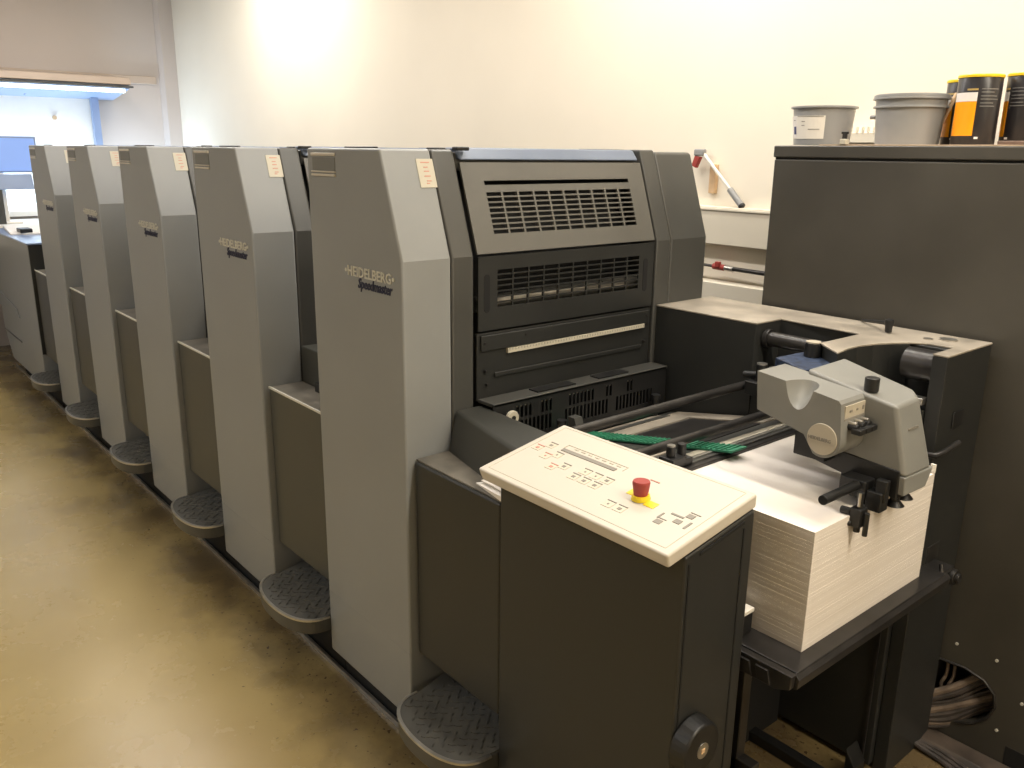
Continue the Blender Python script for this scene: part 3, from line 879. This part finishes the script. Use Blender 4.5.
MB().box(-1.10, -.90, 1.43, 1.46, .30, .655).box(-1.16, -.86, 1.43, 1.46, .36, .40).build('lift_bracket', 'dsteel', pt, bevel=.003)

ps = MB(); z = .703; rnd = random.Random(3)
n_ = 70; top = .977
for k in range(n_):
    z1 = .703+(top-.703)*(k+1)/n_
    jx, jy = rnd.uniform(-.00022, .00022), rnd.uniform(-.00022, .00022)
    ps.box(-1.174+jx, -.801+jx, 1.476+jy, 2.004+jy, z, z1); z = z1
stack = tag(ps.build('paper_stack', 'paper'), 'tall stack of white printing sheets on the black lifting table', 'paper stack')
# bits of side blades at the far corner
tag(MB().box(-.812, -.800, 1.9995, 2.0055, .978, 1.000).build('sheet_guide', 'white', bevel=.001), 'narrow pale upright guide at the far corner of the white stack', 'sheet guide')

# floor rail and pedals under the table
tag(MB().box(-1.25, -.70, 1.96, 1.995, 0, .035).build('floor_bar', 'black', bevel=.004), 'low black bar on the floor under the lifting table', 'floor bar')
tag(MB().hexa([(-.93, 2.02, 0), (-.90, 2.02, 0), (-.90, 2.08, 0), (-.93, 2.08, 0)], [(-.93, 2.02, .11), (-.90, 2.02, .06), (-.90, 2.08, .06), (-.93, 2.08, .11)]).build('pedal', 'black', bevel=.003),
    'small black pedal at the foot of the feeder side wall', 'pedal')

# ------------------------------------------------------------------ suction head
sd = thing('suction_head', (-.90, 1.74, .98), 'light grey suction head with a round badge hanging over the paper stack', 'suction head')
arc = [(-.879+.041*math.cos(t), 1.128+.041*math.sin(t)) for t in [math.radians(-5-k*14) for k in range(9)]]
prof = [(-1.052, 1.243), (-.955, 1.233), (-.852, 1.219), (-.846, 1.212), (-.8385, 1.140)] + arc + [(-.9235, 1.128), (-1.044, 1.155)]
hA = MB().prism(prof, 'y', 1.603, 1.712).build('front_housing', 'head', sd, bevel=.005, seg=3)
sp = MB()
sp.lathe((0, 0, 0), [(math.cos(math.radians(a_)), math.sin(math.radians(a_))) if abs(a_) < 90 else (0, math.sin(math.radians(a_))) for a_ in range(-90, 91, 10)], 40)
for v in sp.bm.verts:
    v.co = Vector((-.944+v.co.x*.037, 1.588+v.co.y*.080, 1.262+v.co.z*.085))
cut(hA, sp)
for p_ in hA.data.polygons: p_.use_smooth = True
hA.data.set_sharp_from_angle(angle=math.radians(35))
bg = MB().cyl((-.879, 1.606, 1.128), (-.879, 1.600, 1.128), .0345, n=40).build('round_badge', 'headl', sd, bevel=.001)
text('badge_lettering', 'HEIDELBERG', .0105, (-.910, 1.5995, 1.1245), (1, 0, 0), (0, 0, 1), 'print', bg, .0004, 0, .0003, .90)
# switch plate on the right face
sw = MB().box(-.8455, -.8425, 1.618, 1.700, 1.132, 1.206).build('switch_plate', 'headl', sd, bevel=.001)
MB().box(-.8425, -.8415, 1.616, 1.702, 1.174, 1.178).box(-.8425, -.8415, 1.636, 1.646, 1.190, 1.195).box(-.8425, -.8415, 1.664, 1.670, 1.190, 1.195).box(-.8425, -.8415, 1.688, 1.694, 1.188, 1.197).build('plate_marks', 'print', sw)
for yy in (1.637, 1.662, 1.686):
    MB().cyl((-.8425, yy, 1.160), (-.820, yy, 1.160), .008, n=14).box(-.830, -.808, yy-.011, yy+.011, 1.148, 1.160).build('lever_switch', 'black', sd, bevel=.002)
    MB().cyl((-.843, yy, 1.168), (-.824, yy, 1.168), .0045, n=12).build('switch_stud', 'steel', sd, smooth=True)
# rear hood
hb = MB().hexa([(-.945, 1.703, 1.062), (-.742, 1.703, 1.058), (-.737, 1.712, 1.058), (-.740, 1.825, 1.053), (-.760, 1.845, 1.053), (-.945, 1.85, 1.062)],
               [(-.985, 1.695, 1.247), (-.778, 1.700, 1.208), (-.773, 1.708, 1.207), (-.778, 1.805, 1.208), (-.805, 1.835, 1.216), (-.985, 1.855, 1.250)])
hb.build('rear_hood', 'head', sd, bevel=.008, seg=3)
MB().hexa([(-.80, 1.705, 1.018), (-.737, 1.705, 1.016), (-.735, 1.80, 1.016), (-.80, 1.82, 1.018)],
          [(-.80, 1.703, 1.060), (-.738, 1.703, 1.058), (-.739, 1.838, 1.053), (-.80, 1.845, 1.056)]).build('hood_skirt', 'head', sd, bevel=.003)
text('side_lettering', 'HEIDELBERG', .0085, (-.7600, 1.735, 1.150), (0.02, 1, .0), (-.16, 0, 1), 'print', sd, .0006, 0, .0002, .95)
kb = MB().cyl((-.845, 1.722, 1.222), (-.845, 1.722, 1.252), .0155, n=24).build('top_knob', 'black', sd, bevel=.002)
kb2 = MB().cyl((-1.155, 2.005, 1.198), (-1.155, 2.005, 1.236), .022, .020, n=28).build('mount_knob', 'black', sd, bevel=.002)
MB().cyl((-1.155, 2.005, 1.236), (-1.155, 2.005, 1.239), .019, n=28).build('knob_top', 'headl', kb2)
# dark works under the hood
uw = MB().hexa([(-.978, 1.70, 1.045), (-.75, 1.70, 1.005), (-.75, 1.83, 1.005), (-.978, 1.84, 1.045)],
               [(-.978, 1.70, 1.085), (-.75, 1.70, 1.070), (-.75, 1.83, 1.070), (-.978, 1.84, 1.085)])
uw.box(-.978, -.90, 1.66, 1.74, 1.055, 1.140)
uw.box(-.86, -.80, 1.66, 1.72, 1.00, 1.04).box(-.90, -.83, 1.74, 1.82, 1.0, 1.03)
uw.build('undercarriage', 'black', sd, bevel=.003)
MB().cyl((-.820, 1.525, 1.028), (-.820, 1.70, 1.028), .0105, n=18).build('bar', 'black', sd, bevel=.001)
# height-feeler rod with its clamp in front of the stack edge
fl = MB().cyl((-.812, 1.625, 1.03), (-.812, 1.625, .940), .007).box(-.825, -.800, 1.610, 1.640, .955, .995)
fl.cyl((-.845, 1.612, .985), (-.825, 1.614, .985), .008).cyl((-.84, 1.60, .960), (-.82, 1.612, .960), .006)
fl.cyl((-.792, 1.622, .938), (-.792, 1.622, .99), .0055)
for v in fl.bm.verts: v.co.x += .022
fl.build('feeler_rod', 'black', sd, bevel=.001)
MB().cyl((-.788, 1.618, 1.0), (-.788, 1.618, 1.03), .003).build('feeler_pin', 'steel', sd)
ft = MB().box(-.80, -.765, 1.665, 1.700, .978, 1.022).box(-.785, -.760, 1.672, 1.690, 1.0, 1.05)
ft.build('blower_foot', 'black', sd, bevel=.003)
for (fx, fy) in ((-.768, 1.735), (-.775, 1.790), (-.81, 1.705), (-.84, 1.80)):
    f_ = MB().cyl((fx, fy, .990), (fx, fy, 1.03), .010, n=14).cyl((fx, fy, .980), (fx, fy, .990), .021, .012, n=20)
    f_.build('suction_foot', 'black', sd, smooth=True)
hz_ = MB()
for (a_, b_, zz) in ((-.83, 1.66, 1.005), (-.86, 1.70, 1.000), (-.80, 1.72, 1.008)):
    hz_.tube([(a_, b_, zz), (a_+.02, b_+.03, zz-.012), (a_+.03, b_+.06, zz+.004), (a_+.01, b_+.09, zz+.015)], .0055)
hz_.build('air_hose', 'dsteel', sd, smooth=True)
MB().hexa([(-1.14, 1.76, 1.13), (-.96, 1.76, 1.15), (-.96, 1.99, 1.15), (-1.20, 2.03, 1.13)], [(-1.14, 1.76, 1.165), (-.96, 1.76, 1.195), (-.96, 1.95, 1.19), (-1.16, 2.03, 1.172)]).build('mount_arm', 'char', sd, bevel=.004)

# ------------------------------------------------------------------ big dark cabinet on the right
bc = thing('machine_cabinet', (-.3, 2.65, 0), 'large dark grey machine cabinet behind the feeder with pails and cans on top', 'cabinet')
BX0, BX1, BY0, BY1 = -1.598, .85, 2.42, 2.90
bb = MB().box(BX0, BX1, BY0, BY1, .0, 1.698)
bb = bb.build('body', 'boxpaint', bc, bevel=.004)
hole = [(-.885, .262), (-.80, .268), (-.745, .255), (-.712, .225), (-.705, .185), (-.722, .140), (-.755, .105), (-.80, .085), (-.885, .080)]
cut(bb, MB().prism(hole, 'y', BY0-.05, BY0+.16))
MB().box(BX0+.002, BX1, BY0+.004, BY1, 1.698, 1.704).build('gap', 'void', bc)
MB().box(BX0-.003, BX1+.003, BY0-.004, BY1, 1.704, 1.740).build('lid', 'boxpaint', bc, bevel=.004)
MB().tube([(x_, BY0-.002, z_) for x_, z_ in hole[:-1]], .004).build('hole_trim', 'dsteel', bc, smooth=True)
for (x_, z_) in ((-.832, .332), (-.722, .332), (-.641, .235), (-.55, .33), (-.69, .12)):
    MB().cyl((x_, BY0+.001, z_), (x_, BY0-.003, z_), .0045, n=12).build('screw', 'letter', bc, smooth=True)
MB().box(-.66, .5, BY0-.002, BY0+.02, .012, .085).build('foot_recess', 'void', bc)
# cables through the opening
def cab(pts, r, mat_):
    # Catmull-Rom
    P = [Vector(p) for p in pts]; out = []
    P = [P[0]*2-P[1]] + P + [P[-1]*2-P[-2]]
    for i in range(1, len(P)-2):
        for k in range(8):
            t = k/8
            out.append(.5*((2*P[i])+(P[i+1]-P[i-1])*t+(2*P[i-1]-5*P[i]+4*P[i+1]-P[i+2])*t*t+(3*P[i]-P[i-1]-3*P[i+1]+P[i+2])*t**3))
    out.append(P[-2])
    return MB().tube(out, r, 8)
cg = 'cables in the cabinet opening'
rc = random.Random(11)
for k in range(9):
    r_ = rc.choice((.006, .008, .011))
    zt = .115+.016*k; xt = -.725-.006*abs(k-4)
    c_ = cab([(-.93+.012*(k % 3), 2.41, .014+.006*k), (-.885, 2.398, .030+.013*k), (-.82, 2.425, .055+.016*k+rc.uniform(-.008, .008)), (xt-.02, 2.455, zt), (xt+.03, 2.50, zt+.035), (xt+.03, 2.55, zt+.05)], r_, 'cable')
    tag(c_.build('cable', 'cable2' if k in (1, 4, 8) else 'cable', smooth=True), 'dusty grey cable among those bundled into the round cabinet opening', 'cable', cg)
for k, xx in enumerate((-.858, -.838)):
    c_ = cab([(xx, 2.45, .255), (xx+.004, 2.44, .21), (xx-.004, 2.435, .17), (xx+.02, 2.45, .13)], .005, 'cable2')
    tag(c_.build('cable', 'cable2', smooth=True), 'thin pale cable hanging at the left rim of the cabinet opening' if k == 0 else 'thin pale cable hanging just inside the left rim of the opening, second from left', 'cable')
# cable duct along the floor
fdz = MB()
fdz.hexa([(-.90, 2.335, 0), (.6, 2.335, 0), (.6, 2.415, 0), (-.90, 2.415, 0)], [(-.90, 2.36, .022), (.6, 2.36, .022), (.6, 2.415, .03), (-.90, 2.415, .03)])
tag(fdz.build('floor_duct', 'cableduct', bevel=.003), 'flat brown-grey duct on the floor along the foot of the dark cabinet', 'cable duct')
for k in range(3):
    c_ = cab([(-.915, 2.345-.012*k, .012+.006*k), (-.80, 2.352-.018*k, .010), (-.70, 2.330-.018*k, .010), (-.55, 2.318-.018*k, .010), (-.35, 2.322-.018*k, .010), (.3, 2.322-.018*k, .010)], .008, 'cable')
    tag(c_.build('floor_cable', 'cable', smooth=True), ['dark cable lying tight against the floor duct by the cabinet', 'dark cable on the floor, middle of three beside the duct', 'outermost dark cable on the yellow floor beside the duct'][k], 'cable')

# ------------------------------------------------------------------ things on top of the cabinet
ZL = 1.740
tag(MB().box(-1.47, .3, 2.46, 2.80, ZL, ZL+.004).build('cardboard_sheet', 'card', bevel=.001), 'thin brown cardboard sheet under the pails and cans on the cabinet lid', 'cardboard')

def pail(name, x, y, rt_, rb_, h, z, label, rims, grp=None):
    t = thing(name, (x, y, z), label, 'pail', grp)
    th = .003
    pr = [(0, 0), (rb_, 0)]
    pr += [(rt_-.003, h-.004)]
    pr += [(rt_, h-.004), (rt_, h), (rt_-th, h), (rb_-th, .004), (0, .004)]
    MB().lathe((x, y, z), pr, 56).build('bucket_wall', 'pail', t, smooth=True)
    for q, hr in enumerate(rims):
        rr = rb_+(rt_-rb_)*hr/h
        MB().lathe((x, y, z), [(rr-.001, hr-.003), (rr+.0045, hr-.003), (rr+.005, hr), (rr+.0045, hr+.003), (rr-.001, hr+.003)], 56).build('rim', 'pail', t, smooth=True)
    return t

def mid(x0_, x1_): return (x0_+x1_)/2
t = pail('plastic_pail', -1.548, 2.60, .0985, .085, .118, ZL+.004, 'grey plastic pail with a white paper label, left end of the cabinet top', [.115])
# curved label
def curved(c, r0, r1, a0, a1, z0, z1, n=14, off=.0006):
    mbb = MB(); ra = []
    for i in range(n+1):
        a_ = a0+(a1-a0)*i/n
        ra.append([(c[0]+(r0+off)*math.cos(a_), c[1]+(r0+off)*math.sin(a_), z0), (c[0]+(r1+off)*math.cos(a_), c[1]+(r1+off)*math.sin(a_), z1),
                   (c[0]+(r0-.001)*math.cos(a_), c[1]+(r0-.001)*math.sin(a_), z0), (c[0]+(r1-.001)*math.cos(a_), c[1]+(r1-.001)*math.sin(a_), z1)])
    for i in range(n):
        a_, b_ = ra[i], ra[i+1]
        mbb.hexa([a_[2], a_[0], b_[0], b_[2]], [a_[3], a_[1], b_[1], b_[3]])
    return mbb
def prad(zr, rb_=.085, rt_=.0985, h=.118): return rb_+(rt_-rb_)*zr/h
cp = (-1.548, 2.60)
view = math.atan2(-2.60, 1.548)   # direction to the eye
a0_, a1_ = view-1.50, view+.06
lab = curved(cp, prad(.018), prad(.088), a0_, a1_, ZL+.022, ZL+.092, off=.001).build('paper_label', 'white', t)
curved(cp, prad(.020), prad(.086), a0_+.10, a0_+.48, ZL+.024, ZL+.090, off=.0016).build('label_emblem_field', 'whiter', lab)
curved(cp, prad(.032), prad(.056), a0_+.30, a0_+.46, ZL+.036, ZL+.060, n=5, off=.0022).build('emblem', 'emblem', lab)
for zz, aa, bb_ in ((.085, .55, 1.50), (.070, .74, .88), (.058, .74, .86), (.046, 1.0, 1.4), (.074, .28, .42)):
    curved(cp, prad(zz), prad(zz+.002), a0_+aa, a0_+bb_, ZL+.004+zz, ZL+.006+zz, n=6, off=.0018).build('label_line', 'print', lab)
t = pail('plastic_pail', -1.267, 2.60, .1015, .088, .135, ZL+.004, 'outer one of two nested grey pails in the middle of the cabinet top', [.108, .132], 'nested grey pails')
MB().cyl((-1.267-.100, 2.56, ZL+.085), (-1.267-.085, 2.56, ZL+.085), .006).build('handle_lug', 'pail', t)
pail('plastic_pail', -1.267, 2.60, .0998, .0862, .135, ZL+.0125, 'inner one of two nested grey pails, its rim standing just above the other', [.130], 'nested grey pails')

def can(x, y, z, h, r, lean, label, face):
    t = thing('ink_can', (x, y, z), label, 'can')
    MB().lathe((x, y, z), [(0, 0), (r-.002, 0), (r, .003), (r, h-.006), (r-.001, h-.004), (0, h-.004)], 44).build('body', 'can', t, smooth=True)
    MB().lathe((x, y, z), [(0, h-.004), (r+.002, h-.004), (r+.0025, h+.002), (r+.001, h+.004), (r-.006, h+.004), (r-.007, h+.001), (0, h+.001)], 44).build('lid', 'canyel', t, smooth=True)
    v0 = math.atan2(-y, -x)+face
    curved((x, y), r, r, v0-1.30, v0-.05, z+.025, z+h*.63, off=.0006).build('orange_panel', 'orange', t)
    curved((x, y), r, r, v0-1.30, v0-.05, z+h*.632, z+h*.76, off=.0006).build('white_panel', 'whiter', t)
    MB_ = curved((x, y), r, r, v0-.55, v0-.05, z+h*.79, z+h*.815, n=8, off=.0006)
    MB_.build('gold_lettering', 'gold', t)
    for q in (.80, .755, .70, .655, .60, .555):
        curved((x, y), r, r, v0+.10, v0+.85+.15*math.sin(q*40), z+h*q, z+h*(q+.014), n=8, off=.0006).build('print_line', 'canprint', t)
    curved((x, y), r, r, v0+.05, v0+.22, z+h*.09, z+h*.12, n=4, off=.0006).build('tick', 'whiter', t)
    if lean:
        t.rotation_euler = (0, 0, 0)
    return t
can(-1.078, 2.60, ZL+.004, .184, .0565, 0, 'front black can with yellow lid and broad orange panel, tallest of the three', 0)
can(-1.170, 2.74, ZL+.004, .184, .056, 0, 'black can with yellow lid mostly hidden behind the front can, on its left', -.6)
can(-.985, 2.70, ZL+.004, .190, .058, 0, 'black can with yellow lid behind the front can, on its right', -.9)
tag(MB().box(-.96, -.86, 2.47, 2.53, ZL+.004, ZL+.014).build('wood_offcut', 'wood2', bevel=.002), 'flat brown piece at the foot of the right-hand can', 'offcut')
bk = thing('clamp_bracket', (-1.391, 2.465, ZL+.004), 'small dark bracket on a pale block in front of the labelled pail', 'bracket')
MB().box(-1.401, -1.381, 2.455, 2.475, ZL+.004, ZL+.020).build('pale_block', 'ivory', bk, bevel=.002)
MB().box(-1.398, -1.384, 2.462, 2.468, ZL+.020, ZL+.036).box(-1.402, -1.380, 2.462, 2.468, ZL+.034, ZL+.041).build('clip', 'dsteel', bk, bevel=.001)
# rods leaning behind the nested pails
tag(MB().cyl((-1.195, 2.60, ZL+.006), (-1.165, 2.66, ZL+.15), .006).build('wood_stick', 'wood', smooth=True), 'pale wooden stick leaning between the nested pails and the cans', 'stick')

# ------------------------------------------------------------------ on the long wall
struct(MB().box(-4.5, .8, WY-.055, WY, 1.352, 1.505).build('trim_3', 'trunk', bevel=.004), 'cream cable trunking along the long wall')
struct(MB().box(-4.5, .8, WY-.060, WY-.053, 1.490, 1.498).build('trim_4', 'trunk', bevel=.001))
struct(MB().box(-4.5, .8, WY-.075, WY, 1.115, 1.20).build('trim_5', 'trunk', bevel=.004), 'lower cream ledge along the long wall')
pp_ = thing('wall_pipe', (-2.0, 2.90, 1.25), 'thin metal pipe with a red valve running along the wall under the trunking', 'pipe')
MB().cyl((-3.2, 2.90, 1.286), (-2.13, 2.90, 1.262), .006).cyl((-2.13, 2.90, 1.262), (-1.1, 2.90, 1.247), .009).build('pipe', 'dsteel', pp_, smooth=True)
MB().cyl((-2.16, 2.90, 1.263), (-2.10, 2.90, 1.261), .013).box(-2.14, -2.12, 2.88, 2.90, 1.262, 1.285).build('valve', 'red', pp_, bevel=.003)
MB().cyl((-2.10, 2.90, 1.261), (-2.06, 2.90, 1.259), .012).build('fitting', 'steel', pp_, smooth=True)
ax = thing('wall_scraper', (-2.2, 2.93, 1.6), 'long grey-handled scraper with a red head hanging slanted on the cream wall', 'scraper')
MB().cyl((-2.268, 2.915, 1.718), (-2.118, 2.915, 1.576), .008, .006).build('shaft', 'white', ax, smooth=True)
MB().cyl((-2.118, 2.912, 1.577), (-2.055, 2.912, 1.515), .013, n=18).build('grip', 'pail', ax, bevel=.004)
MB().cyl((-2.058, 2.912, 1.518), (-2.048, 2.912, 1.508), .014, n=18).build('grip_end', 'black', ax, bevel=.004)
MB().hexa([(-2.315, 2.905, 1.665), (-2.292, 2.905, 1.655), (-2.292, 2.925, 1.655), (-2.315, 2.925, 1.665)], [(-2.300, 2.905, 1.705), (-2.272, 2.905, 1.700), (-2.272, 2.925, 1.700), (-2.300, 2.925, 1.705)]).build('red_head', 'red', ax, bevel=.003)
MB().box(-2.305, -2.255, 2.902, 2.928, 1.704, 1.732).build('clamp', 'pail', ax, bevel=.006)
tag(MB().box(-2.236, -2.205, WY-.022, WY, 1.555, 1.672).build('wood_block', 'wood', bevel=.003), 'small upright pale wooden block fixed to the wall under the scraper', 'wood block')
rd = thing('wall_unit', (-1.62, 2.9, 1.74), 'low white ribbed unit on the wall behind the pails', 'wall unit')
ru = MB().box(-1.66, -1.40, WY-.06, WY, 1.755, 1.79)
ru.build('body', 'trunk', rd, bevel=.003)
rv = MB()
for k in range(12): rv.box(-1.655+k*.021, -1.650+k*.021, WY-.063, WY-.05, 1.79, 1.808)
rv.build('ribs', 'trunk', rd)
